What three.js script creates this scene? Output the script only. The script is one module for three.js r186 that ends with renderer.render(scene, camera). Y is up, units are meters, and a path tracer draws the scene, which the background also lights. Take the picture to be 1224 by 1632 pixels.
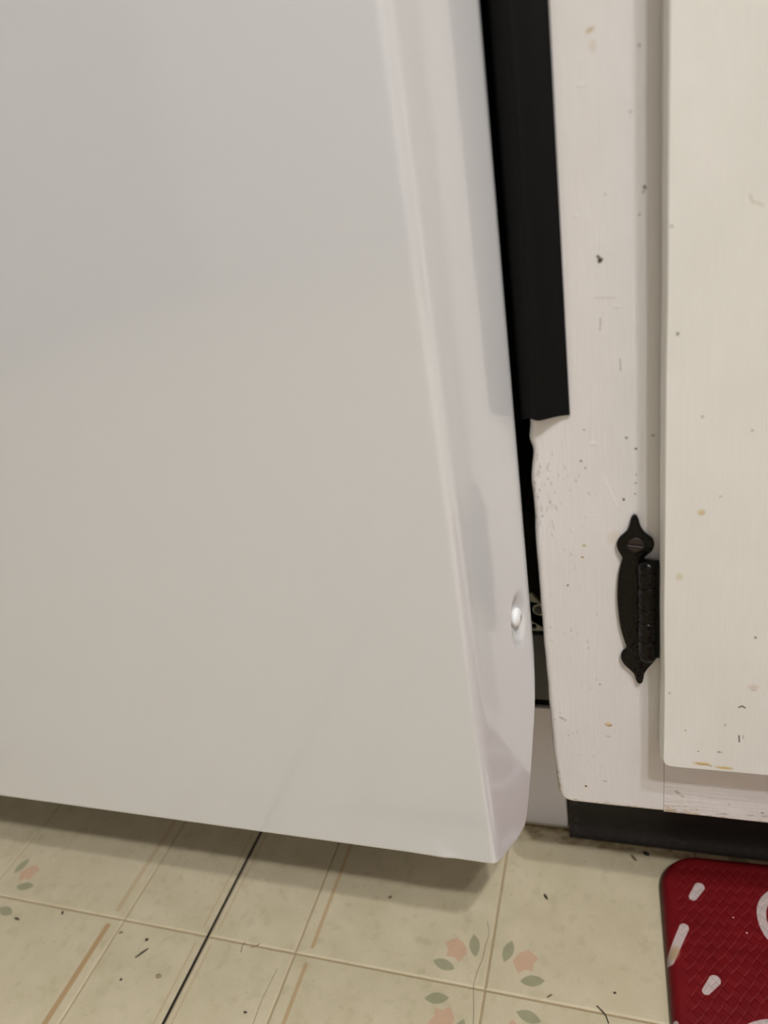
import * as THREE from 'three';
import { mergeGeometries, mergeVertices, toCreasedNormals } from 'three/addons/utils/BufferGeometryUtils.js';
import { RoundedBoxGeometry } from 'three/addons/geometries/RoundedBoxGeometry.js';

// ---------------------------------------------------------------- camera, light, exposure
// lengths in this script are millimetres; everything is converted to metres when a mesh is made
const MM = 0.001;
const scene = new THREE.Scene();
scene.background = new THREE.Color(0x000000);
const camera = new THREE.PerspectiveCamera(69.6, 1224 / 1632, 0.01, 20);
camera.matrixAutoUpdate = true;
camera.position.set(0, 0.3743, 0.2506);
{
  const right = new THREE.Vector3(0.9480877, -0.154996, -0.2776796);
  const up = new THREE.Vector3(0.0134412, 0.8919324, -0.4519689);
  const back = new THREE.Vector3(0.3177248, 0.4247738, 0.8477135);
  camera.quaternion.setFromRotationMatrix(new THREE.Matrix4().makeBasis(right, up, back));
}
camera.focus = 0.32;
camera.userData.fStop = 7;
const renderer = new THREE.WebGLRenderer({ antialias: true });
renderer.toneMapping = THREE.LinearToneMapping;
renderer.toneMappingExposure = 0.70;
renderer.shadowMap.enabled = true;
const BULB_COLOUR = new THREE.Color().setRGB(1.0, 1.0, 1.04);
const BULBS = [[568, 2290, 1259, 7.4], [677, 2290, 960, 6.4], [769, 2290, 1224, 3.4]];     // x, y, z, candela

// ---------------------------------------------------------------- helpers
let seed = 7;
function rnd() { seed = (seed * 1664525 + 1013904223) >>> 0; return seed / 4294967296; }
const rr = (a, b) => a + (b - a) * rnd();
function hash(x, y, s) {
  let h = Math.imul(x | 0, 374761393) + Math.imul(y | 0, 668265263) + Math.imul(s | 0, 974634541);
  h = Math.imul(h ^ (h >>> 13), 1274126177); h ^= h >>> 16;
  return (h >>> 0) / 4294967296;
}
function noise(x, y, s) {
  const xi = Math.floor(x), yi = Math.floor(y); let fx = x - xi, fy = y - yi;
  fx = fx * fx * (3 - 2 * fx); fy = fy * fy * (3 - 2 * fy);
  const a = hash(xi, yi, s), b = hash(xi + 1, yi, s), c = hash(xi, yi + 1, s), d = hash(xi + 1, yi + 1, s);
  return a + (b - a) * fx + (c - a) * fy + (a - b - c + d) * fx * fy;
}
function fbm(x, y, s, n = 3) { let v = 0, a = 0.5, t = 0; for (let i = 0; i < n; i++) { v += a * noise(x, y, s + i * 17); t += a; a *= 0.5; x *= 2.03; y *= 2.03; } return v / t; }

const used = {};
function numbered(name) { if (!(name in used)) { used[name] = 0; return name; } used[name]++; return name + '_' + String(used[name]).padStart(3, '0'); }
function setData(o, label, category, group, kind) {
  if (label) o.userData.label = label;
  if (category) o.userData.category = category;
  if (group) o.userData.group = group;
  if (kind) o.userData.kind = kind;
  return o;
}
function thing(name, base, label, category, group) {
  const g = new THREE.Group(); g.name = numbered(name); g.position.set(base[0] * MM, base[1] * MM, base[2] * MM);
  g.baseMM = base; setData(g, label, category, group); scene.add(g); return g;
}
// geometry is in world millimetres; it is moved into the parent's frame
function part(name, geo, mat, parent, label) {
  let b = parent.baseMM || [0, 0, 0];
  geo = geo.clone(); geo.translate(-b[0], -b[1], -b[2]); geo.scale(MM, MM, MM);
  const m = new THREE.Mesh(geo, mat); m.name = name; m.castShadow = m.receiveShadow = true;
  m.baseMM = b;                        // a mesh part stays at its parent's origin, so children share the base
  if (label) m.userData.label = label;
  parent.add(m); return m;
}
function single(name, geo, mat, base, label, category, group, kind) {
  geo = geo.clone(); geo.translate(-base[0], -base[1], -base[2]); geo.scale(MM, MM, MM);
  const m = new THREE.Mesh(geo, mat); m.name = numbered(name); m.position.set(base[0] * MM, base[1] * MM, base[2] * MM);
  m.castShadow = m.receiveShadow = true; setData(m, label, category, group, kind); scene.add(m); return m;
}
function box(x0, x1, y0, y1, z0, z1, r = 0) {
  const g = r ? new RoundedBoxGeometry(x1 - x0, y1 - y0, z1 - z0, 3, r) : new THREE.BoxGeometry(x1 - x0, y1 - y0, z1 - z0).toNonIndexed();
  g.translate((x0 + x1) / 2, (y0 + y1) / 2, (z0 + z1) / 2); return g;
}
function planarUV(geo, ax, ay, x0, y0, w, h) {
  const p = geo.attributes.position, uv = new Float32Array(p.count * 2);
  for (let i = 0; i < p.count; i++) { uv[2 * i] = (p.getComponent(i, ax) - x0) / w; uv[2 * i + 1] = (p.getComponent(i, ay) - y0) / h; }
  geo.setAttribute('uv', new THREE.BufferAttribute(uv, 2)); return geo;
}
function gridGeo(rows) {     // rows[i][j] = [x,y,z]; indexed, smooth
  const n = rows.length, m = rows[0].length, pos = [], idx = [];
  for (const r of rows) for (const p of r) pos.push(p[0], p[1], p[2]);
  for (let i = 0; i < n - 1; i++) for (let j = 0; j < m - 1; j++) { const a = i * m + j, b = a + 1, c = a + m, d = c + 1; idx.push(a, b, d, a, d, c); }
  const g = new THREE.BufferGeometry(); g.setAttribute('position', new THREE.Float32BufferAttribute(pos, 3)); g.setIndex(idx); g.computeVertexNormals(); return g;
}
function polyShape(pts) { const s = new THREE.Shape(); pts.forEach((p, i) => i ? s.lineTo(p[0], p[1]) : s.moveTo(p[0], p[1])); s.closePath(); return s; }
function canvasTex(w, h, draw, srgb = true) {
  const c = document.createElement('canvas'); c.width = w; c.height = h; const g = c.getContext('2d'); draw(g, w, h);
  const t = new THREE.CanvasTexture(c); if (srgb) t.colorSpace = THREE.SRGBColorSpace; t.wrapS = t.wrapT = THREE.MirroredRepeatWrapping;
  t.magFilter = THREE.LinearFilter; return t;
}
function fillPixels(g, w, h, fn) { const im = g.createImageData(w, h); for (let y = 0; y < h; y++) for (let x = 0; x < w; x++) { const k = 4 * (y * w + x), c = fn(x, y); im.data[k] = c[0]; im.data[k + 1] = c[1]; im.data[k + 2] = c[2]; im.data[k + 3] = 255; } g.putImageData(im, 0, 0); }
function blob(g, x, y, rx, ry, col, a, rot = 0) {     // soft stain
  g.save(); g.translate(x, y); g.rotate(rot); g.scale(rx, ry);
  const gr = g.createRadialGradient(0, 0, 0, 0, 0, 1); gr.addColorStop(0, `rgba(${col},${a})`); gr.addColorStop(0.6, `rgba(${col},${a * 0.7})`); gr.addColorStop(1, `rgba(${col},0)`);
  g.fillStyle = gr; g.beginPath(); g.arc(0, 0, 1, 0, 7); g.fill(); g.restore();
}
function speck(g, x, y, r, col, a = 1) { g.fillStyle = `rgba(${col},${a})`; g.beginPath(); for (let k = 0; k < 7; k++) { const q = r * (0.6 + 0.7 * hash(k, x * 7, y * 3)), t = k / 7 * 6.283; g.lineTo(x + q * Math.cos(t), y + q * Math.sin(t)); } g.fill(); }
function stroke(g, pts, w, col, a) { g.strokeStyle = `rgba(${col},${a})`; g.lineWidth = w; g.lineCap = 'round'; g.beginPath(); pts.forEach((p, i) => i ? g.lineTo(p[0], p[1]) : g.moveTo(p[0], p[1])); g.stroke(); }
const std = o => new THREE.MeshStandardMaterial(o);
const lin = (r, g, b) => new THREE.Color().setRGB(r, g, b);

// ---------------------------------------------------------------- materials
// old brushed paint: colour map with wear, bump map with brush strokes; drawn in millimetres
function paint(x0, y0, w, h, ppm, base, marks, bumps, vertical, s) {
  const W = Math.round(w * ppm), H = Math.round(h * ppm);
  const X = x => (x - x0) * ppm, Y = y => H - (y - y0) * ppm;
  const map = canvasTex(W, H, g => {
    fillPixels(g, W, H, (x, y) => {
      const u = x / ppm, v = y / ppm, n = fbm(u / 14, v / 22, s, 3) - 0.5, f = (vertical ? noise(u * 2.2, v * 0.12, s + 5) : noise(u * 0.12, v * 2.2, s + 5)) - 0.5;
      const d = n * 10 + f * 4; return [base[0] + d * 0.6, base[1] + d * 0.6, base[2] + d * 0.75];
    });
    marks(g, X, Y, ppm);
  });
  const bump = canvasTex(W, H, g => {
    fillPixels(g, W, H, (x, y) => {
      const u = x / ppm, v = y / ppm;
      const st = vertical ? noise(u * 1.5, v * 0.09, s + 9) * 0.6 + noise(u * 3.1, v * 0.16, s + 19) * 0.4 : noise(u * 0.09, v * 1.5, s + 9) * 0.6 + noise(u * 0.16, v * 3.1, s + 19) * 0.4;
      const c = 95 + (st - 0.5) * 70 + (fbm(u / 4, v / 5, s + 3, 3) - 0.5) * 130; return [c, c, c];
    });
    if (bumps) bumps(g, X, Y, ppm);
  }, false);
  return { map, bump };
}
const CAB = [222, 218, 214];
const stileTex = paint(-42, 85, 60, 335, 6, CAB, (g, X, Y, k) => {
  const dk = '44,38,28', tan = '176,146,96', gr = '120,108,88';
  blob(g, X(-9), Y(398), 1.6 * k, 0.8 * k, tan, 0.6, -0.3); blob(g, X(-8.4), Y(394), 1.2 * k, 2 * k, tan, 0.2);
  for (const [x, y, r, a] of [[4, 392, 0.5, 0.35], [5.1, 355.5, 0.55, 0.85], [4.8, 354.2, 0.35, 0.6], [-15.1, 279.7, 0.35, 0.4], [-1.2, 276, 0.5, 0.5], [1.9, 271.9, 0.45, 0.8], [-16.6, 267.9, 0.45, 0.6], [-15.2, 265.2, 0.35, 0.55], [-2.4, 252.4, 0.55, 0.75], [1.7, 258.8, 0.4, 0.5], [1.5, 254.5, 0.4, 0.55], [2.0, 262, 0.35, 0.4], [-23.7, 215.6, 0.5, 0.45], [-13.1, 167.6, 0.4, 0.5], [1.5, 376, 0.4, 0.3], [-6, 355, 0.3, 0.35], [3.6, 348, 0.35, 0.5]]) speck(g, X(x), Y(y), r * k, dk, a);
  speck(g, X(-8.6), Y(337.2), 0.6 * k, '60,52,30', 0.9); speck(g, X(-8.1), Y(336), 0.75 * k, '40,34,20', 0.95);
  stroke(g, [[X(-8.5), Y(318)], [X(-8.8), Y(314)]], 0.35 * k, gr, 0.5); stroke(g, [[X(-2.7), Y(304)], [X(-2.6), Y(300)]], 0.35 * k, gr, 0.5);
  stroke(g, [[X(-10), Y(324.6)], [X(-4), Y(324)]], 0.25 * k, gr, 0.3);
  stroke(g, [[X(-9), Y(262)], [X(-4.5), Y(250)]], 0.5 * k, '240,236,226', 0.5);
  blob(g, X(7.5), Y(276.5), 0.9 * k, 0.5 * k, '70,58,40', 0.45);
  blob(g, X(-17.7), Y(228.3), 0.8 * k, 0.5 * k, '150,110,50', 0.8); blob(g, X(-16.9), Y(233.4), 0.9 * k, 0.8 * k, '160,125,70', 0.5);
  blob(g, X(-10.2), Y(146.3), 1.8 * k, 1.2 * k, '150,112,62', 0.95, 0.2); speck(g, X(-10.3), Y(146.8), 1.0 * k, '222,200,160', 1);
  blob(g, X(-10.4), Y(139.8), 1.5 * k, 0.7 * k, tan, 0.35); speck(g, X(-20.8), Y(109.2), 0.65 * k, '110,72,30', 0.9);
  blob(g, X(-12.5), Y(113.5), 1.4 * k, 0.5 * k, gr, 0.5, 0.3); blob(g, X(-29.5), Y(148), 1.6 * k, 0.9 * k, gr, 0.4, 0.5); blob(g, X(-28), Y(147), 0.8 * k, 1 * k, gr, 0.3);
  for (let i = 0; i < 80; i++) { const y = 238 + 34 * hash(i, 2, 3), x = -34 + 8 * hash(i, 5, 1) ** 1.5; blob(g, X(x), Y(y), (0.15 + hash(i, 1, 1) * 0.4) * k, (0.3 + hash(i, 1, 9) * 1.5) * k, '112,100,80', 0.12 + 0.2 * hash(i, 8, 8)); }
  for (let i = 0; i < 70; i++) { const y = 100 + 175 * hash(i, 12, 3), x = -34 + 22 * hash(i, 15, 1); blob(g, X(x), Y(y), (0.2 + hash(i, 11, 1) * 0.5) * k, (0.3 + hash(i, 11, 9) * 0.8) * k, '140,126,100', 0.1 + 0.18 * hash(i, 18, 8)); }
  for (let i = 0; i < 40; i++) { const t = hash(i, 3, 77); const x = t < 0.5 ? -34 + hash(i, 4, 5) * 2 : -33 + hash(i, 6, 6) * 44, y = t < 0.5 ? 99 + hash(i, 2, 2) * 18 : 98.3 + hash(i, 7, 7) * 2.2; blob(g, X(x), Y(y), (0.5 + hash(i, 31, 1)) * k, 0.6 * k, '160,120,70', 0.4); }
  blob(g, X(-6), Y(237), 3 * k, 4 * k, '176,150,104', 0.18, 0.5);
}, (g, X, Y, k) => {
  for (const [x, y, rx, ry] of [[-3.4, 321.2, 1.5, 0.6], [-12.1, 274.3, 1.9, 0.9], [-26, 262, 0.8, 0.8], [-21, 240, 0.8, 1.2], [-12, 385, 1.5, 0.7], [-20, 224, 0.8, 1.4], [-15, 350, 1, 1], [-17, 295, 1.2, 2]]) blob(g, X(x), Y(y), rx * k, ry * k, '255,255,255', 0.8);
  for (const [x, y] of [[-8.3, 336.4], [-10.2, 146.3], [-20.8, 109.2], [-8.6, 316]]) blob(g, X(x), Y(y), 1.1 * k, 1.1 * k, '0,0,0', 0.7);
}, true, 11);
const railTex = paint(10, 90, 60, 60, 6, CAB, (g, X, Y, k) => {
  blob(g, X(17.5), Y(111), 2 * k, 0.9 * k, '120,106,84', 0.4, 0.8); blob(g, X(19.4), Y(109), 1.2 * k, 0.6 * k, '120,106,84', 0.35, 0.6);
  for (let i = 0; i < 60; i++) blob(g, X(12 + 58 * hash(i, 3, 3)), Y(98.5 + hash(i, 5, 5) ** 2 * 5), (0.6 + hash(i, 1, 1) * 1.4) * k, 0.45 * k, i % 2 ? '168,130,80' : '110,98,78', 0.35);
  blob(g, X(14.6), Y(99.8), 3 * k, 0.9 * k, '168,130,80', 0.6); blob(g, X(24), Y(99.2), 3 * k, 0.9 * k, '190,160,100', 0.5);
  speck(g, X(51), Y(104), 0.6 * k, '90,76,50', 0.5); speck(g, X(38), Y(107), 0.4 * k, '90,76,50', 0.5);
}, null, false, 29);
const doorTex = paint(5, 125, 60, 300, 6, [229, 227, 219], (g, X, Y, k) => {
  blob(g, X(22.3), Y(253.3), 1.5 * k, 1.4 * k, '178,140,70', 0.55); blob(g, X(22.1), Y(253.6), 0.8 * k, 0.7 * k, '235,220,185', 0.7);
  blob(g, X(15.9), Y(228), 1.6 * k, 2 * k, '190,170,120', 0.35);
  stroke(g, [[X(37.4), Y(171.2)], [X(38.4), Y(171.9)], [X(39.5), Y(171.1)]], 0.5 * k, '40,34,24', 0.95);
  stroke(g, [[X(38), Y(157.4)], [X(38.3), Y(154.2)]], 0.42 * k, '50,42,30', 0.85); stroke(g, [[X(39.4), Y(157.6)], [X(39.6), Y(156)]], 0.25 * k, '90,80,60', 0.5);
  for (const [x, y, r, a] of [[31.2, 148.3, 0.5, 0.45], [32.2, 148.2, 0.3, 0.5], [23.9, 147.7, 0.3, 0.7], [41.3, 203.2, 0.4, 0.9], [13.1, 176, 0.5, 0.3], [14.1, 314, 0.5, 0.7], [21.8, 287, 0.35, 0.5], [36.2, 281.6, 0.45, 0.35], [12.2, 345, 0.4, 0.5], [19, 158, 0.4, 0.3], [28, 259, 0.5, 0.2], [33, 162, 0.6, 0.2]]) speck(g, X(x), Y(y), r * k, '60,50,36', a);
  blob(g, X(41.6), Y(181), 2.5 * k, 1.6 * k, '190,150,130', 0.3); blob(g, X(42), Y(179.6), 1.2 * k, 0.6 * k, '120,100,80', 0.25);
  stroke(g, [[X(32), Y(350.6)], [X(32.8), Y(348.6)], [X(34.3), Y(348.2)], [X(35.6), Y(347.4)]], 0.35 * k, '176,164,140', 0.6);
  blob(g, X(25.5), Y(141.4), 4 * k, 1.1 * k, '206,176,112', 0.85); blob(g, X(33.5), Y(140.2), 4 * k, 0.9 * k, '200,166,96', 0.85); stroke(g, [[X(23.5), Y(141.6)], [X(25), Y(140.9)], [X(27), Y(141.2)], [X(29), Y(140.3)]], 0.3 * k, '130,96,50', 0.7);
}, (g, X, Y, k) => {
  blob(g, X(23), Y(284), 1.5 * k, 1.5 * k, '255,255,255', 0.5); blob(g, X(27), Y(141.2), 4 * k, 0.8 * k, '255,255,255', 0.7);
}, true, 47);
const M = {};
const pm = (t, rough, bs) => std({ map: t.map, bumpMap: t.bump, bumpScale: bs, roughness: rough });
M.stile = pm(stileTex, 0.42, 0.0002);
M.rail = pm(railTex, 0.42, 0.0005);
M.door = pm(doorTex, 0.45, 0.00014);
M.cabPlain = std({ color: lin(0.70, 0.63, 0.52), roughness: 0.5 });
M.enamel = new THREE.MeshPhysicalMaterial({ color: lin(0.675, 0.682, 0.685), roughness: 0.12, ior: 1.9, clearcoat: 1, clearcoatRoughness: 0.06 });
M.kick = std({ color: lin(0.76, 0.74, 0.76), roughness: 0.4 });
M.screwWhite = std({ color: lin(0.82, 0.83, 0.82), roughness: 0.18 });
M.recess = std({ color: lin(0.35, 0.35, 0.34), roughness: 0.6 });
M.black = std({ color: lin(0.008, 0.008, 0.009), roughness: 0.8 });
M.rubber = new THREE.MeshPhysicalMaterial({ color: lin(0.0035, 0.0034, 0.0033), roughness: 0.6, specularIntensity: 0.3 });
M.darkMetal = std({ color: lin(0.10, 0.10, 0.10), roughness: 0.6 });
M.galvanised = std({ color: lin(0.55, 0.55, 0.46), roughness: 0.5 });
M.hinge = (() => {
  const b = canvasTex(256, 512, (g, w, h) => fillPixels(g, w, h, (x, y) => { const c = 70 + fbm(x / 18, y / 18, 5, 3) * 130; return [c, c, c]; }), false);
  return new THREE.MeshPhysicalMaterial({ color: lin(0.003, 0.0022, 0.0015), roughness: 0.17, specularIntensity: 0.4, bumpMap: b, bumpScale: 0.0008 });
})();
M.hingeScrew = std({ color: lin(0.025, 0.016, 0.0125), roughness: 0.45, metalness: 0.3 });
M.toe = (() => {
  const W = 1024, H = 512, x0 = -40, w = 130, y0 = -2, h = 65;
  const t = canvasTex(W, H, g => {
    fillPixels(g, W, H, (x, y) => { const n = fbm(x / 60, y / 40, 3, 3), f = Math.max(0, noise(x / 5, y / 5, 8) - 0.75) * 40; const c = 17 + n * 13 + f; return [c + 6, c, c - 6]; });
    const k = W / w; for (let i = 0; i < 60; i++) blob(g, (1 + 7 * hash(i, 1, 4)) * k, H - 40 * hash(i, 2, 4) * H / h, 0.9 * k, 1.2 * k, '130,122,100', 0.25);
    for (let i = 0; i < 90; i++) blob(g, w * hash(i, 1, 6) * k, H - (2 + 4 * hash(i, 2, 6)) * H / h, 1.5 * k, 0.6 * k, '84,62,34', 0.35);
  });
  return std({ map: t, roughness: 0.55 });
})();

// vinyl tile prints: cream marbling, a thin stripe along some edges, a tulip with two leaves in some corners
function tilePrint(w, d, o, s) {     // w along x, d along z, millimetres
  const k = 5, W = Math.round(w * k), H = Math.round(d * k);
  return canvasTex(W, H, g => {
    fillPixels(g, W, H, (x, y) => {
      const u = x / k, v = y / k, n = fbm(u / 12, v / 12, s, 4) - 0.5, f = noise(u * 1.7, v * 1.7, s + 4) - 0.5, m = Math.max(0, fbm(u / 5, v / 5, s + 40, 3) - 0.58);
      const q = n * 16 + f * 4 - m * 34; return [199 + q, 188 + q, 157 + q * 1.15];
    });
    for (const [side, off, wd, a] of o.stripes || []) {    // [edge, distance from it, width, strength]
      g.fillStyle = `rgba(168,132,88,${a})`; const L = side === 'l' || side === 'r';
      const c = off * k, e = 4 * k;
      if (L) g.fillRect(side === 'l' ? c : W - c - wd * k, e, wd * k, H - 2 * e); else g.fillRect(e, side === 't' ? c : H - c - wd * k, W - 2 * e, wd * k);
    }
    for (const cn of o.flowers || []) {                    // corner: x right, y towards the viewer
      g.save(); g.translate(cn[0] ? W : 0, cn[1] ? H : 0); g.scale(cn[0] ? -k : k, cn[1] ? -k : k);
      g.fillStyle = 'rgba(196,138,112,0.43)'; g.save(); g.translate(18, 17.6); g.rotate(Math.PI / 4);
      g.beginPath(); g.moveTo(-6.6, -2.6); g.lineTo(-5.2, 3.6); g.quadraticCurveTo(0, 6.8, 5.2, 3.6); g.lineTo(6.6, -2.6); g.lineTo(2.6, -3.2); g.lineTo(0, -6.2); g.lineTo(-2.6, -3.2); g.closePath(); g.fill(); g.restore();
      g.fillStyle = 'rgba(112,118,88,0.5)';
      for (const [x, y, a] of [[8.8, 21.5, 1.35], [22.6, 8.6, 0.2]]) { g.save(); g.translate(x, y); g.rotate(a); g.beginPath(); g.moveTo(-6.2, 0); g.quadraticCurveTo(0, -5.6, 6.2, 0); g.quadraticCurveTo(0, 5.6, -6.2, 0); g.fill(); g.restore(); }
      g.restore();
    }
    for (let i = 0; i < 14; i++) speck(g, hash(i, s, 1) * W, hash(i, s, 2) * H, (0.15 + 0.3 * hash(i, s, 3)) * k, '70,58,38', 0.12 + 0.25 * hash(i, s, 6));
    for (let i = 0; i < 7; i++) blob(g, hash(i, s, 11) * W, hash(i, s, 12) * H, (1 + 5 * hash(i, s, 13)) * k, (1 + 3 * hash(i, s, 14)) * k, '120,108,80', 0.10, hash(i, s, 15) * 3);
    if (o.grime) { for (let i = 0; i < 260; i++) { const dd = hash(i, s, 22) ** 2.6 * 11; blob(g, hash(i, s, 21) * W, (dd + 0.5) * k, (1.5 + 3 * hash(i, s, 23)) * k, (0.8 + 1.6 * hash(i, s, 24)) * k, i % 3 ? '104,82,40' : '74,58,30', 0.2); } }
    if (o.extra) o.extra(g, k, W, H);
  });
}
const T = 103.5, X0 = -72, Z0 = 34, SEAM = -229.7;
const tileMat = (w, o, s) => std({ map: tilePrint(w, T, o, s), roughness: 0.36 });
const TM = {
  flower_l: [0, 1, 2].map(i => tileMat(T, { flowers: [[0, 0], [0, 1]] }, 60 + i)),
  stripe: [tileMat(T, { stripes: [['l', 7.4, 2.2, 0.5]], flowers: [[1, 1]], grime: true }, 71), tileMat(T, { stripes: [['l', 7.4, 2.2, 0.5]], flowers: [[1, 0]] }, 72)],
  right: [tileMat(T, { flowers: [[0, 1]], grime: true }, 81), tileMat(T, { flowers: [[0, 0]] }, 82)],
  half_l: [tileMat(55.7, { stripes: [['r', 3.6, 1.2, 0.3]] }, 91), tileMat(55.7, { stripes: [['r', 3.6, 1.2, 0.3]] }, 92)],
  half_r: [tileMat(53.6, { stripes: [['l', 3.6, 1.2, 0.3]] }, 95), tileMat(53.6, { stripes: [['l', 3.6, 1.2, 0.3]] }, 96)],
  left: [tileMat(T, { stripes: [['r', 6.2, 3.2, 0.32]], flowers: [[0, 1]] }, 101), tileMat(T, { stripes: [['r', 6.2, 3.4, 0.7]], flowers: [[0, 0]] }, 102)],
};
M.grout = std({ color: lin(0.36, 0.27, 0.15), roughness: 0.7 });
M.subfloor = std({ color: lin(0.006, 0.005, 0.004), roughness: 0.9 });
M.wall = std({ color: lin(0.12, 0.11, 0.09), roughness: 0.9 });
M.cupboards = std({ color: lin(0.56, 0.55, 0.55), roughness: 0.8 });
M.warmWall = std({ color: lin(0.36, 0.31, 0.25), roughness: 0.9 });
M.ceiling = std({ color: lin(0.22, 0.21, 0.20), roughness: 0.9 });

// ---------------------------------------------------------------- the setting
const RX0 = -1700, RX1 = 1500, RZ0 = -640, RZ1 = 2700, RH = 2440;
function struct(name, geo, mat) { return single(name, geo, mat, [0, 0, 0], null, null, null, 'structure'); }
struct('wall_back', box(RX0 - 100, RX1 + 100, -60, RH + 100, RZ0 - 100, RZ0), M.wall);
struct('wall_front', box(RX0 - 100, RX1 + 100, -60, RH + 100, RZ1, RZ1 + 100), M.cupboards);
struct('wall_left', box(RX0 - 100, RX0, -60, RH + 100, RZ0, RZ1), M.wall);
struct('wall_right', box(RX1, RX1 + 100, -60, RH + 100, RZ0, RZ1), M.warmWall);
struct('ceiling', box(RX0, RX1, RH, RH + 100, RZ0, RZ1), M.ceiling);

const floor = new THREE.Group(); floor.name = 'floor'; floor.userData.kind = 'structure'; scene.add(floor);
part('subfloor', box(RX0, RX1, -60, -6, RZ0, RZ1), M.subfloor, floor);
part('underlay', box(RX0, SEAM - 0.6, -6, -0.8, RZ0, RZ1), M.grout, floor);
part('seam_gap', box(SEAM - 0.62, SEAM + 0.62, -5.9, -0.3, RZ0, RZ1), M.subfloor, floor, 'narrow black open seam');
part('underlay', box(SEAM + 0.6, RX1, -6, -0.8, RZ0, RZ1), M.grout, floor);
function slab(w, d) {          // one vinyl tile: flat top, eased edges, corner at the origin
  const c = 0.8, h = 0.8, g = 0.35, q = [];
  const A = [g, -h, g], B = [w - g, -h, g], C = [w - g, -h, d - g], D = [g, -h, d - g], a = [g + c, 0, g + c], b = [w - g - c, 0, g + c], e = [w - g - c, 0, d - g - c], f = [g + c, 0, d - g - c];
  const quad = (p, r, s, t) => q.push(p, r, s, p, s, t);
  quad(f, e, b, a); quad(D, C, e, f); quad(A, D, f, a); quad(B, A, a, b); quad(C, B, b, e);
  const geo = new THREE.BufferGeometry(); geo.setAttribute('position', new THREE.Float32BufferAttribute(q.flat(), 3)); geo.computeVertexNormals();
  return planarUV(geo, 0, 2, 0, d, w, -d);
}
{
  const cols = [];
  for (let x = X0 + T; x < RX1 - 4; x += T) cols.push([x, Math.min(T, RX1 - x), 'flower_l']);
  cols.push([X0, T, 'right'], [X0 - T, T, 'stripe'], [SEAM + 0.6, X0 - T - SEAM - 0.6, 'half_r'], [-286, SEAM - 0.6 + 286, 'half_l'], [-286 - T, T, 'left']);
  for (let x = -286 - 2 * T; x > RX0 - T; x -= T) { const l = Math.max(x, RX0); if (x + T - l > 4) cols.push([l, x + T - l, 'flower_l']); }
  const far = [], geos = {};
  for (const [x, w, kind] of cols) for (let z = Z0 - 7 * T; z < RZ1; z += T) {
    const za = Math.max(z, RZ0), zb = Math.min(z + T, RZ1); if (zb - za < 4) continue;
    const key = w.toFixed(2) + '_' + (zb - za).toFixed(2); if (!geos[key]) geos[key] = slab(w, zb - za);
    const r = Math.round((z - Z0) / T);
    if (x > -520 && x < 180 && r >= -1 && r <= 1) {
      const l = TM[kind], m = kind === 'flower_l' ? l[(r + 9) % 3] : l[(r + 1) % 2 === 0 ? 0 : 1];
      const t = part('floor_tile', geos[key], m, floor); t.position.set(x * MM, 0, za * MM);
    } else { const g = geos[key].clone(); g.translate(x, 0, za); far.push(g); }
  }
  const f = part('far_floor_tiles', mergeGeometries(far), TM.half_l[1], floor); f.userData.kind = 'stuff';
}

// ceiling light with two bulbs (above and behind the viewer)
{
  const c = [672, RH, 1140];
  const t = thing('ceiling_light', c, 'white ceiling light with three bare bulbs above the cabinet', 'light');
  const base = new THREE.LatheGeometry([[0, -30], [150, -30], [205, -22], [220, -6], [220, 0], [0, 0]].map(p => new THREE.Vector2(p[0], p[1])), 48); base.translate(...c);
  part('ceiling_plate', base, M.ceiling, t);
  const glow = std({ color: 0xffffff, emissive: BULB_COLOUR, emissiveIntensity: 6, roughness: 0.5 });
  for (const b of BULBS) {
    const s = new THREE.CylinderGeometry(17, 20, 105, 24); s.translate(b[0], b[1] + 82, b[2]); part('socket', s, M.ceiling, t);
    const g = new THREE.SphereGeometry(30, 32, 20); g.translate(...b); part('bulb', g, glow, t);
    const L = new THREE.PointLight(BULB_COLOUR, b[3], 0, 2); L.position.set((b[0] - c[0]) * MM, (b[1] - c[1]) * MM, (b[2] - c[2]) * MM); L.castShadow = true; L.shadow.radius = 1.5; t.add(L);
  }
}

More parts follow.
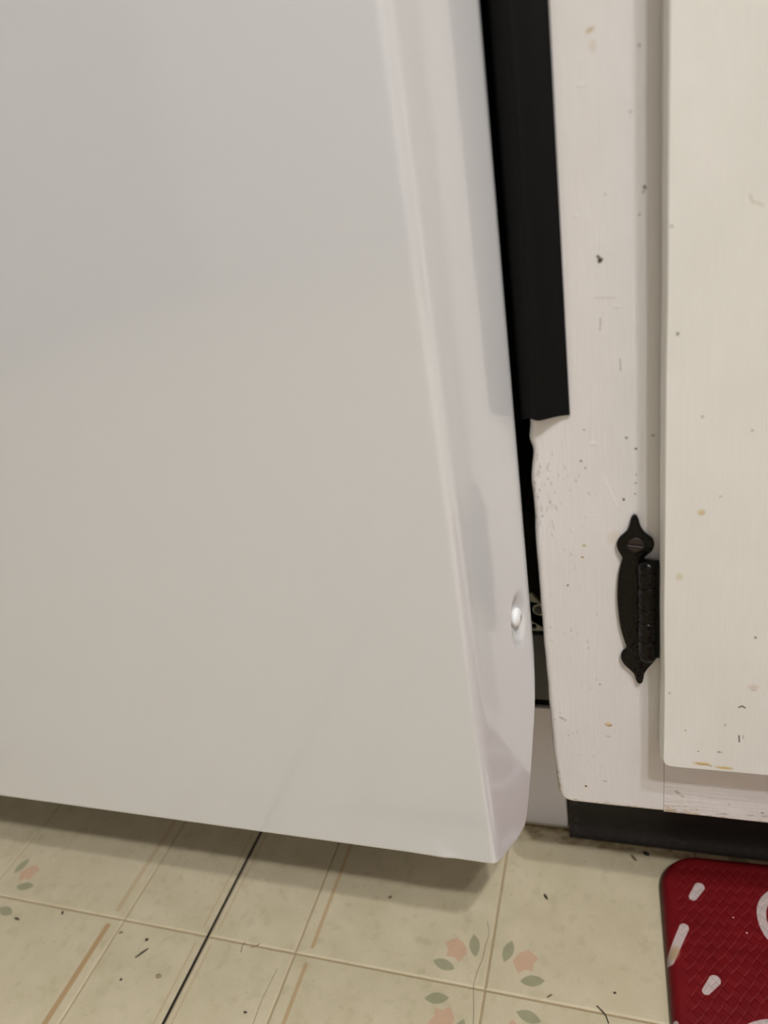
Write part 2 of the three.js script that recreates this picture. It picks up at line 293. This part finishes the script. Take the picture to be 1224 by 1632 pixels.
// ---------------------------------------------------------------- dishwasher
{
  const dw = thing('dishwasher', [-342, 0, -280], 'white dishwasher with a glossy front standing proud of the cabinet on its right', 'dishwasher');
  // right half of the skin's cross-section, front centre to back edge: [x, z]; the side is one broad bevel
  const half = [], CX = -342, ZF = 37;
  for (const x of [CX, -300, -260, -220, -190, -170, -150, -135, -125]) half.push([x, ZF]);
  for (let x = -122; x < -60; x += 1.5) half.push([x, ZF]);
  const S = [-54.0, 31.4], E = [-39.3, 2.0], sl = Math.hypot(E[0] - S[0], E[1] - S[1]), dS = [(E[0] - S[0]) / sl, (E[1] - S[1]) / sl];
  { const P0 = [-59.2, ZF], P1 = [-56.6, ZF], P2 = [-55.4, 34.4], P3 = S;      // rounded front edge
    for (let i = 0; i <= 12; i++) { const t = i / 12, u = 1 - t; half.push([0, 1].map(k => u * u * u * P0[k] + 3 * u * u * t * P1[k] + 3 * u * t * t * P2[k] + t * t * t * P3[k])); } }
  for (let d = 0.6; d < sl - 0.3; d += 0.6) half.push([S[0] + dS[0] * d, S[1] + dS[1] * d]);
  half.push(E, [-38.9, 0.9], [-38.9, 0.1], [-39.3, -0.5], [-40.0, -0.8], [-48, -0.8]);
  const path = [...half.slice().reverse().map(p => [2 * CX - p[0], p[1]]).slice(0, -1), ...half];
  const ybotPts = [[37, 95.6], [31, 95.2], [22, 95.6], [17.5, 97.5], [15.4, 101], [12.5, 112], [8.6, 129], [5.6, 144], [3.2, 157], [1.6, 172], [0.7, 183], [-0.2, 198], [-0.8, 212], [-1, 214]];
  const ybot = z => { for (let i = 0; i < ybotPts.length - 1; i++) { const [a, ya] = ybotPts[i], [b, yb] = ybotPts[i + 1]; if (z <= a && z >= b) { const t = (a - z) / (a - b); return ya + (yb - ya) * t; } } return ybotPts[ybotPts.length - 1][1]; };
  const TOP = 852, SC = [-42.5, 204.8, 8.4], TN = 760;
  const rowsT = [];
  for (let i = 0; i <= 120; i++) rowsT.push(i * 1.2);
  for (const t of [150, 160, 175, 200, 240, 300, 400, 520, 640, TN]) rowsT.push(t);
  const inward = path.map((p, j) => { const a = path[Math.max(0, j - 1)], b = path[Math.min(path.length - 1, j + 1)]; let dx = b[0] - a[0], dz = b[1] - a[1]; const l = Math.hypot(dx, dz); dx /= l; dz /= l; return [dz, -dx]; });   // path runs left to right; inward is to its right
  const rows = [];
  const R = 2.0, curl = [[9, 0.2], [R, 0], [R * 0.6, R * 0.08], [R * 0.25, R * 0.35], [R * 0.05, R * 0.68]];   // [inward, up]
  for (const [ci, cu] of curl) rows.push(path.map((p, j) => { const n = inward[j], q = ci * (p[1] < 6 ? 0.12 : 1); return [p[0] + n[0] * q, ybot(p[1]) + cu, p[1] + n[1] * q]; }));
  for (const t of rowsT) rows.push(path.map((p, j) => {
    const yb = ybot(p[1]) + R; let [x, z] = p;
    const yy = t <= 144 ? yb + t : yb + 144 + (TOP - yb - 144) * (t - 144) / (TN - 144);
    if (x > -122 && yy < 150) {          // the small crease by the lower right corner
      const h = Math.max(0, yy - 95.6), ax = -71 - h * 0.75, s = x - ax, far = Math.min(1, (x + 122) / 30);
      const ramp = s < -7 ? Math.exp((s + 7) / 22) : s < 0 ? -s / 7 : 0;
      z += 1.15 * far * ramp * Math.exp(-h / 9);
    }
    if (x > -54 && z < 31 && z > 1.2) {              // shallow pressed pocket around the side screw
      const along = (x - SC[0]) * dS[0] + (z - SC[2]) * dS[1], dy = (yy - SC[1]) / 12, da = along / 5.4, r = Math.hypot(dy, da);
      if (r < 1) { const k = Math.min(1, (1 - r) / 0.5), q = 1.9 * k * k * (3 - 2 * k); x += inward[j][0] * q; z += inward[j][1] * q; }
    }
    return [x, yy, z];
  }));
  // close the top
  rows.push(path.map((p, j) => { const n = inward[j]; return [p[0] + n[0] * 8, TOP + 0.5, p[1] + n[1] * 8]; }));
  const skin = gridGeo(rows);
  part('front_panel', skin, M.enamel, dw, 'glossy white enamelled door panel with a rounded right edge');
  // screw in the dimple: pan head with a cross recess, axis along x
  const head = new THREE.LatheGeometry([[0, 1.4], [1.2, 1.35], [2.6, 1.05], [3.6, 0.4], [3.9, -0.3], [3.8, -2.2], [0, -2.2]].map(p => new THREE.Vector2(p[0], p[1])), 32);
  head.rotateZ(-Math.PI / 2); head.rotateY(-0.12); head.translate(-43.1, 204.9, 7.4);
  const sc = part('screw', head, M.screwWhite, dw, 'white pan-head screw in the side of the door');
  const rec = mergeGeometries([box(1.1, 1.43, -0.3, 0.3, -1.2, 1.2), box(1.1, 1.43, -1.2, 1.2, -0.3, 0.3)]); rec.rotateY(-0.12); rec.translate(-43.1, 204.9, 7.4);
  part('cross_recess', rec, M.recess, sc);
  part('tub', box(-628, -56, 190, 845, -600, -20), M.black, dw);
  part('kick_panel', box(-640, -38.2, 1.5, 92, -72, -69, 0.8), M.kick, dw, 'flat white panel close to the floor');
  part('base_frame', mergeGeometries([box(-630, -41, 100, 143.5, -76, -66, 1), box(-630, -41, 93, 99, -90, -76)]), M.darkMetal, dw);
  // levelling bracket seen through the gap: plate with a hole and a bolt
  const s = new THREE.Shape(); s.moveTo(-75, 145.5); s.lineTo(-40.5, 145.5); s.lineTo(-40.5, 157); s.quadraticCurveTo(-41, 160, -44, 162.5); s.lineTo(-48, 168.5); s.lineTo(-75, 170); s.closePath();
  const h1 = new THREE.Path(); h1.absellipse(-44.4, 158.8, 3.6, 3.2, 0, Math.PI * 2); const h2 = new THREE.Path(); h2.absellipse(-48.2, 148.3, 1.3, 1.6, 0, Math.PI * 2); s.holes.push(h1, h2);
  const br = new THREE.ExtrudeGeometry(s, { depth: 1.5, bevelEnabled: true, bevelSize: 0.3, bevelThickness: 0.3, bevelSegments: 1, bevelOffset: -0.3 }); br.translate(0, 0, -68);
  const bp = part('levelling_bracket', br, M.galvanised, dw, 'dull grey metal bracket inside the gap');
  const bolt = new THREE.CylinderGeometry(2.6, 2.6, 4, 6); bolt.rotateX(Math.PI / 2); bolt.translate(-45, 158.5, -68); part('bolt', bolt, M.darkMetal, bp);
}

// ---------------------------------------------------------------- cabinet
{
  const cab = thing('base_cabinet', [230, 0, -300], 'old cream painted wooden base cabinet with rounded worn edges beside the dishwasher', 'cabinet');
  const CR = 520, CT = 868;
  const left = [[-27.5, 97.8], [-30.4, 98.8], [-32.2, 101], [-33.2, 105], [-33.8, 116], [-34.4, 134], [-34.6, 148], [-34.5, 163], [-34.8, 189], [-35.0, 216], [-34.9, 238], [-34.6, 250], [-34.7, 262], [-34.1, 267], [-33.4, 273], [-34.4, 277.5], [-33.8, 283], [-34.4, 300], [-34.6, 400], [-34.6, CT]];
  const sm = new THREE.CatmullRomCurve3(left.map(p => new THREE.Vector3(p[0], p[1], 0)), false, 'centripetal').getPoints(140).map(p => [p.x + (noise(p.y / 5, 0, 3) - 0.5) * 0.35, p.y]);
  const stileGeo = new THREE.ExtrudeGeometry(polyShape([[11.9, 97.9], [11.9, CT], ...sm.reverse(), [-12, 97.7]]), { depth: 14, bevelEnabled: true, bevelSize: 2.4, bevelThickness: 2.6, bevelSegments: 5, bevelOffset: -2.4 });
  stileGeo.translate(0, 0, -16.6);
  // the joint with the rail is a tight butt joint: keep the right edge nearly square
  { const p = stileGeo.attributes.position; for (let i = 0; i < p.count; i++) { const x = p.getX(i); if (x > 9.3) p.setX(i, 11.99 - (11.9 - x) * 0.05); } }
  stileGeo.computeVertexNormals();
  part('stile', planarUV(toCreasedNormals(mergeVertices(stripUV(stileGeo)), 0.7), 0, 1, -42, 85, 60, 335), M.stile, cab);
  const railShape = polyShape([[12.05, 97.9], [200, 97.6], [CR - 45, 97.8], [CR - 45, 138], [12.05, 138]]);
  const railGeo = new THREE.ExtrudeGeometry(railShape, { depth: 15.6, bevelEnabled: true, bevelSize: 1.4, bevelThickness: 1.2, bevelSegments: 4, bevelOffset: -1.4 }); railGeo.translate(0, 0, -16.8);
  { const p = railGeo.attributes.position; for (let i = 0; i < p.count; i++) { const x = p.getX(i); if (x < 13.6) p.setX(i, 12.0 + (x - 12.05) * 0.05); } }
  part('bottom_rail', planarUV(toCreasedNormals(mergeVertices(stripUV(railGeo)), 0.7), 0, 1, 10, 90, 60, 60), M.rail, cab);
  part('stile', box(CR - 44.9, CR, 98, CT, -19, 0, 1.5), M.cabPlain, cab);
  part('top_rail', box(12, CR - 45, 800, CT, -19, -0.2, 1.2), M.cabPlain, cab);
  part('side_panel', mergeGeometries([box(-34, -18, 97, CT, -600, -19.2), box(CR - 16, CR, 97, CT, -600, -19.2), box(-18, CR - 16, 100, 116, -600, -19.2), box(-34, -20, 0, 97, -600, -73), box(CR - 14, CR, 0, 97, -600, -73)]), M.cabPlain, cab);
  // toe kick with a small cove at the floor
  const cove = [[-69, 97.2], [-69.5, 60], [-69.6, 14], [-68.6, 7], [-66.6, 3], [-63.4, 0.7], [-62.6, 0.3], [-72.6, 0.3], [-72.6, 97.2]];
  const toeGeo = new THREE.ExtrudeGeometry(polyShape(cove), { depth: CR + 37, bevelEnabled: false, steps: 1 }); toeGeo.rotateY(-Math.PI / 2);   // shape x -> z, depth -> -x
  toeGeo.translate(CR, 0, 0);
  part('toe_kick', planarUV(toCreasedNormals(stripUV(toeGeo), 0.5), 0, 1, -40, -2, 130, 65), M.toe, cab, 'dark brown worn toe kick board');
  part('worktop', box(-660, CR + 10, CT + 1, CT + 34, -620, 22, 4), M.cabPlain, cab);
  // door, lipped, with eased front edge
  const r = 5, x0 = 9.9, x1 = CR - 30, y0 = 137.2, y1 = 812, ds = new THREE.Shape();
  ds.moveTo(x0 + r, y0); ds.lineTo(x1 - r, y0); ds.quadraticCurveTo(x1, y0, x1, y0 + r); ds.lineTo(x1, y1 - r); ds.quadraticCurveTo(x1, y1, x1 - r, y1); ds.lineTo(x0 + r, y1); ds.quadraticCurveTo(x0, y1, x0, y1 - r);
  for (let y = y1 - 40; y > 160; y -= 14) ds.lineTo(x0 + (noise(y / 30, 4, 4) - 0.5) * 0.5, y);
  ds.lineTo(x0, y0 + r); ds.quadraticCurveTo(x0, y0, x0 + r, y0);
  const dg = new THREE.ExtrudeGeometry(ds, { depth: 9.4, bevelEnabled: true, bevelSize: 1.3, bevelThickness: 3, bevelSegments: 1, bevelOffset: -1.3 });
  { const p = dg.attributes.position; for (let i = 0; i < p.count; i++) { const z = p.getZ(i); if (z < 0) p.setZ(i, z * 0.05); } }
  dg.translate(0, 0, 0.4);
  const door = part('door', planarUV(toCreasedNormals(mergeVertices(stripUV(dg)), 0.7), 0, 1, 5, 125, 60, 300), M.door, cab, 'cream painted overlay door with eased edges');
  // hinge: hammered black plate with pointed ends, knuckle barrel and one slotted screw
  const out = [[1.3, 246.9], [2.3, 245.9], [3.1, 242.9], [4.3, 240.1], [5.9, 238.3], [7.4, 236.8], [7.9, 234.8], [7.3, 232.2], [5.6, 230.4], [4.6, 229.0], [6.0, 227.3], [8.0, 226.7], [8.9, 225.6], [9.0, 185.2], [8.5, 182.9], [7.2, 180.7], [5.5, 178.2], [4.3, 175.6], [3.8, 172.5], [3.3, 170.9], [2.4, 170.4], [1.6, 170.8], [1.0, 172.3], [0.4, 174.9], [-1.1, 177], [-2.7, 178.8], [-4.0, 180.9], [-4.6, 183.6], [-4.0, 185.9], [-2.7, 187.3], [-2.5, 188.8], [-3.1, 191], [-4.0, 195], [-4.7, 199.3], [-5.1, 204.2], [-5.4, 209.9], [-5.3, 215.4], [-4.8, 221.5], [-4.0, 225.8], [-3.3, 228.9], [-4.0, 230.6], [-4.8, 232.4], [-5.2, 234.8], [-4.4, 237.1], [-2.9, 238.8], [-1.3, 240.7], [-0.5, 243.2], [0.2, 246.0]];
  const hs = new THREE.Shape(); const cc = new THREE.CatmullRomCurve3(out.map(p => new THREE.Vector3(p[0], p[1], 0)), true, 'centripetal').getPoints(220); cc.forEach((p, i) => i ? hs.lineTo(p.x, p.y) : hs.moveTo(p.x, p.y));
  const hg = new THREE.ExtrudeGeometry(hs, { depth: 0.5, bevelEnabled: true, bevelSize: 0.7, bevelThickness: 0.7, bevelSegments: 4, bevelOffset: -0.7 }); hg.translate(0, 0, 0.8);
  const hinge = part('hinge', planarUV(toCreasedNormals(mergeVertices(stripUV(hg)), 0.9), 0, 1, -6, 170, 20, 40), M.hinge, cab, 'black hammered hinge with pointed ends');
  // barrel
  const bp = []; const B0 = 184.6, B1 = 230; const cuts = [225.4, 219.2, 210, 203.6, 194.9];
  const rad = y => { if (y > B1 - 3.4) return 3.5 * Math.sqrt(Math.max(0, 1 - ((y - (B1 - 3.4)) / 3.4) ** 2)); if (y < B0 + 2.6) return 3.5 * Math.sqrt(Math.max(0, 1 - ((B0 + 2.6 - y) / 2.6) ** 2)); let q = 3.5; for (const c of cuts) q -= 0.42 * Math.exp(-(((y - c) / 0.28) ** 2)); return q; };
  for (let y = B0; y <= B1 + 0.001; y += 0.2) bp.push(new THREE.Vector2(Math.max(0.001, rad(y)), y));
  const bg = new THREE.LatheGeometry(bp, 28); bg.translate(5.4, 0, 4.4); part('knuckle', bg, M.hinge, hinge);
  part('door_leaf', box(6.2, 9.75, 187, 228, 1.0, 6.2, 0.4), M.hinge, hinge);
  const half = sgn => { const q = new THREE.Shape(), R = 2.95, g = 0.22; const a0 = Math.asin(g / R); for (let i = 0; i <= 24; i++) { const a = a0 + (Math.PI - 2 * a0) * i / 24; const x = R * Math.cos(a), y = sgn * R * Math.sin(a); i ? q.lineTo(x, y) : q.moveTo(x, y); } q.closePath(); return new THREE.ExtrudeGeometry(q, { depth: 0.5, bevelEnabled: true, bevelSize: 0.35, bevelThickness: 0.4, bevelSegments: 3, bevelOffset: -0.35 }); };
  const sg = mergeGeometries([half(1), half(-1)]); sg.rotateZ(-0.13); sg.translate(1.45, 235.0, 1.9); part('screw', sg, M.hingeScrew, hinge, 'brownish slotted screw');
}
function stripUV(g) { g = g.index ? g.toNonIndexed() : g.clone(); g.deleteAttribute('uv'); g.deleteAttribute('normal'); g.computeVertexNormals(); return g; }

// ---------------------------------------------------------------- black rubber strip
{
  const line = [[-19.6, 0.65], [-21.5, 0.8], [-24, 1.6], [-26.5, 3.0], [-28.6, 4.3], [-29.9, 4.8], [-30.9, 4.3], [-32.4, 2.7], [-34.0, 1.1], [-35.4, -0.2], [-36.4, -1.6], [-36.8, -4.6], [-37.6, -8.4], [-40.4, -12.0], [-44, -13.4], [-49, -14]];
  const c = new THREE.CatmullRomCurve3(line.map(p => new THREE.Vector3(p[0], p[1], 0))).getPoints(60), th = 0.45, a = [], b = [];
  c.forEach((p, i) => { const q = c[Math.max(0, i - 1)], n = c[Math.min(c.length - 1, i + 1)]; let dx = n.x - q.x, dz = n.y - q.y; const l = Math.hypot(dx, dz); dx /= l; dz /= l; a.push([p.x - dz * th, p.y + dx * th]); b.push([p.x + dz * th, p.y - dx * th]); });
  const g = new THREE.ExtrudeGeometry(polyShape([...a, ...b.reverse()]), { depth: 572, bevelEnabled: false });
  g.rotateX(-Math.PI / 2);            // shape y -> -z, depth -> y
  g.scale(1, 1, -1); g.translate(0, 285.8, 0);
  { const p = g.attributes.position; for (let i = 0; i < p.count; i++) if (p.getY(i) < 286) p.setY(i, 285.8 - 5 * Math.min(1, Math.max(0, (-35.5 - p.getX(i)) / 3))); const ix = g.index; }
  const flipped = stripUV(g); { const p = flipped.attributes.position.array; for (let i = 0; i < p.length; i += 9) for (let k = 0; k < 3; k++) { const t = p[i + 3 + k]; p[i + 3 + k] = p[i + 6 + k]; p[i + 6 + k] = t; } flipped.computeVertexNormals(); }
  single('rubber_strip', toCreasedNormals(mergeVertices(flipped), 0.6), M.rubber, [-30, 285.8, 0], 'long black rubber sealing strip covering the gap between dishwasher and cabinet', 'strip');
}

// ---------------------------------------------------------------- red mat
{
  const W = 450, D = 310, X = 12.0, Z = -55.0, k = 4.4;
  const dots = (g, q) => {
    const oval = (x, y, a, b, rot) => { g.save(); g.translate(x * k, y * k); g.rotate(rot); g.beginPath(); g.ellipse(0, 0, a * k, b * k, 0, 0, 7); g.fill(); g.restore(); };
    const bar = (x0, y0, x1, y1, w0, w1) => { const l = Math.hypot(x1 - x0, y1 - y0), nx = -(y1 - y0) / l, ny = (x1 - x0) / l; g.beginPath(); g.moveTo((x0 + nx * w0) * k, (y0 + ny * w0) * k); g.lineTo((x1 + nx * w1) * k, (y1 + ny * w1) * k); g.lineTo((x1 - nx * w1) * k, (y1 - ny * w1) * k); g.lineTo((x0 - nx * w0) * k, (y0 - ny * w0) * k); g.fill(); oval(x0, y0, w0, w0, 0); oval(x1, y1, w1, w1, 0); };
    q(oval, bar);
  };
  const h2 = (x, y, s) => hash(Math.round(x), Math.round(y), s);
  const map = canvasTex(Math.round(W * k), Math.round(D * k), (g, w, h) => {
    fillPixels(g, w, h, (x, y) => { const n = fbm(x / 30, y / 30, 2, 3) - 0.5, f = noise(x / 2.2, y / 2.2, 6) - 0.5; return [106 + n * 12 + f * 8, 10 + n * 4 + f * 3, 16 + n * 4 + f * 3]; });
    g.fillStyle = 'rgb(188,172,166)'; g.strokeStyle = 'rgb(188,172,166)';
    const L = (x, z) => [x - X, z - Z];
    dots(g, (oval, bar) => {
      bar(...L(31, -34.3), ...L(27, -27.8), 2.5, 2.0);
      bar(...L(21.2, -10), ...L(13.2, 8), 2.3, 2.0);
      bar(...L(32.3, 14.8), ...L(27.8, 20.6), 2.6, 1.8);
      bar(...L(13, 37), ...L(10, 43), 1.6, 1.6);
      { const [a, b] = L(15.5, 4); blob(g, a * k, b * k, 3 * k, 5 * k, '168,140,96', 0.8, 0.4); }
      g.lineWidth = 4.3 * k; g.beginPath(); { const [a, b] = L(73.5, -20); g.ellipse(a * k, b * k, 15.2 * k, 17.5 * k, 0, 0, 7); } g.stroke();
      g.beginPath(); { const [a, b] = L(59, 52); g.ellipse(a * k, b * k, 27 * k, 24 * k, 0, 0, 7); } g.fill();
      for (let i = 0; i < 70; i++) { const x = 90 + 350 * h2(i, 1, 3), y = 8 + 290 * h2(i, 2, 3); bar(x, y, x - 4.5, y + 7, 2.5, 2); }
      for (let i = 0; i < 3; i++) { const x = 180 + 230 * h2(i, 5, 3), y = 30 + 250 * h2(i, 6, 3); g.beginPath(); g.ellipse(x * k, y * k, 15 * k, 17 * k, 0, 0, 7); g.stroke(); }
    });
    for (const [x, z] of [[45, -19], [50, -11.5]]) { const [a, b] = L(x, z); speck(g, a * k, b * k, 0.5 * k, '225,190,180'); }
  });
  const bump = canvasTex(Math.round(W * k), Math.round(D * k), (g, w, h) => fillPixels(g, w, h, (x, y) => {
    const u = x / k, v = y / k, edge = Math.min(u, v, W - u, D - v);
    const warp = 0.35 * (noise(u / 7, v / 7, 3) - 0.5);
    const p = (u * 0.80 + v * 0.60) / 3.9 + warp, q = (u * 0.74 - v * 0.67) / 3.9 + warp; const fp = p - Math.floor(p), fq = q - Math.floor(q), odd = (Math.floor(p) + Math.floor(q)) & 1;
    let c = 110 + (odd ? fq - 0.5 : fp - 0.5) * 95; c -= Math.exp(-((Math.min(fp, 1 - fp) / 0.07) ** 2)) * 50 + Math.exp(-((Math.min(fq, 1 - fq) / 0.07) ** 2)) * 50;
    const m = Math.min(1, Math.max(0, (edge - 6) / 2)); c = 120 + (c - 120) * m + (noise(u * 2, v * 2, 5) - 0.5) * 14; return [c, c, c];
  }), false);
  const m = new THREE.MeshPhysicalMaterial({ map, bumpMap: bump, bumpScale: 0.0007, roughness: 0.55, specularIntensity: 0.5 });
  const r = 21, s = new THREE.Shape(); s.moveTo(r, 0); s.lineTo(W - r, 0); s.absarc(W - r, r, r, -Math.PI / 2, 0); s.lineTo(W, D - r); s.absarc(W - r, D - r, r, 0, Math.PI / 2); s.lineTo(r, D); s.absarc(r, D - r, r, Math.PI / 2, Math.PI); s.lineTo(0, r); s.absarc(r, r, r, Math.PI, Math.PI * 1.5);
  const g = new THREE.ExtrudeGeometry(s, { depth: 3.2, bevelEnabled: true, bevelSize: 4.4, bevelThickness: 4.6, bevelSegments: 8, bevelOffset: -4.4, curveSegments: 24 });
  { const p = g.attributes.position; for (let i = 0; i < p.count; i++) if (p.getZ(i) < 0) p.setZ(i, p.getZ(i) * 0.02); }
  g.translate(0, 0, 0.15); g.rotateX(-Math.PI / 2); g.scale(1, 1, -1); // lies on the floor, z forward
  const f = stripUV(g); { const p = f.attributes.position.array; for (let i = 0; i < p.length; i += 9) for (let k2 = 0; k2 < 3; k2++) { const t = p[i + 3 + k2]; p[i + 3 + k2] = p[i + 6 + k2]; p[i + 6 + k2] = t; } f.computeVertexNormals(); }
  planarUV(f, 0, 2, 0, D, W, -D);
  const g2 = toCreasedNormals(mergeVertices(f), 0.8);
  g2.rotateY(0.03); g2.translate(X, 0, Z);
  single('floor_mat', g2, m, [X + W / 2, 0, Z + D / 2], 'red cushioned floor mat with white printed marks and a woven texture', 'mat');
}

// ---------------------------------------------------------------- crumbs and hairs on the floor
{
  const dark = std({ color: lin(0.05, 0.038, 0.02), roughness: 0.8 }), brown = std({ color: lin(0.16, 0.115, 0.06), roughness: 0.8 });
  const hairMat = std({ color: lin(0.22, 0.17, 0.10), roughness: 0.7 });
  const crumb = (x, z, l, w, turn, label, mat = dark, s = 1) => {
    const g = mergeVertices((() => { const i = new THREE.IcosahedronGeometry(1, 2); i.deleteAttribute('uv'); i.deleteAttribute('normal'); return i; })()), p = g.attributes.position;
    for (let i = 0; i < p.count; i++) { const q = 0.8 + 0.4 * hash(i, s, 3); p.setXYZ(i, p.getX(i) * l / 2 * q, p.getY(i) * w * 0.42, p.getZ(i) * w / 2 * (0.8 + 0.4 * hash(i, s, 5))); }
    g.computeVertexNormals(); g.rotateY(turn); g.translate(x, w * 0.42, z);
    single('crumb', g, mat, [x, 0, z], label, 'crumb', 'crumbs on the vinyl floor');
  };
  crumb(-262.6, 50.5, 8.5, 1.1, 0.95, 'long thin dark splinter left of the black floor seam', dark, 1);
  crumb(-264.2, 43.0, 1.9, 1.5, 0.3, 'small round dark crumb just beyond the long splinter', dark, 2);
  crumb(-282.6, 41.8, 2.6, 1.0, 0.5, 'short dark crumb on the tile line nearest the long splinter', brown, 3);
  crumb(-328, 37.3, 2.6, 1.2, -0.9, 'dark oblong crumb just below the left cross line between tiles', dark, 4);
  crumb(-355, 46, 4.0, 1.3, -0.1, 'dark flat crumb beside the leaf print, farthest left of the crumbs', dark, 5);
  crumb(-265.7, 66.1, 1.5, 1.2, 1.2, 'tiny dark crumb nearer the viewer than the long splinter', dark, 6);
  crumb(-245.2, 60.5, 3.0, 2.0, 0.2, 'pale brown flake close to the left side of the black floor seam', std({ color: lin(0.28, 0.22, 0.12), roughness: 0.8 }), 7);
  crumb(-47.1, -21.4, 3.6, 1.3, -1.0, 'dark crumb alone on the plain tile right of the dishwasher corner', dark, 8);
  crumb(5.7, -57.4, 3.6, 2.1, -0.5, 'black crumb lying between the toe kick and the mat corner', std({ color: lin(0.012, 0.009, 0.006), roughness: 0.7 }), 9);
  crumb(-1.1, -53.8, 4.6, 1.4, -0.9, 'brown smeared crumb left of the black one by the toe kick', brown, 10);
  crumb(-132.7, -6.4, 2.2, 1.4, 0.6, 'brown crumb by the edge of the dishwasher shadow', brown, 11);
  crumb(-188.8, 68.2, 2.0, 1.0, 0.1, 'dark crumb on the half tile right of the black floor seam', dark, 12);
  crumb(-10.4, 24, 1.3, 1.1, 0.1, 'tiny dark crumb left of the red mat beyond the cross line', dark, 13);
  crumb(-40.6, 31.3, 3.2, 0.8, 0.7, 'thin brown crumb right of the leaf print by the cross line', brown, 14);
  const hair = (pts, r, label, mat = dark) => { const c = new THREE.CatmullRomCurve3(pts.map(p => new THREE.Vector3(p[0], r + (p[2] || 0), p[1]))); single('hair', new THREE.TubeGeometry(c, 40, r, 6), mat, [pts[0][0], 0, pts[0][1]], label, 'hair', 'hairs on the vinyl floor'); };
  hair([[-76.5, -2], [-74.3, 5], [-75.2, 12], [-75.5, 19], [-77, 26], [-77.6, 33], [-76.2, 41], [-74.8, 50], [-74.5, 62]], 0.14, 'long wavy hair lying along the tile line with the tulips', hairMat);
  hair([[-181.5, 44], [-182.2, 52], [-182.8, 60], [-182.6, 68], [-181.8, 78]], 0.13, 'fine curved hair beside the tile line right of the seam', hairMat);
  hair([[-18.6, 31.6], [-16.5, 33.2], [-14.6, 35], [-13, 38.5]], 0.3, 'short dark bent hair on the cross line near the mat');
  hair([[-206, 33.5], [-206.4, 36.5], [-205.5, 39.5]], 0.2, 'short dark curl of hair right of the seam, left of its twin', hairMat);
  hair([[-197, 32.8], [-199, 34.8], [-201.5, 36]], 0.2, 'short fine hair right of the curl near the seam', hairMat);
}
renderer.render(scene, camera);
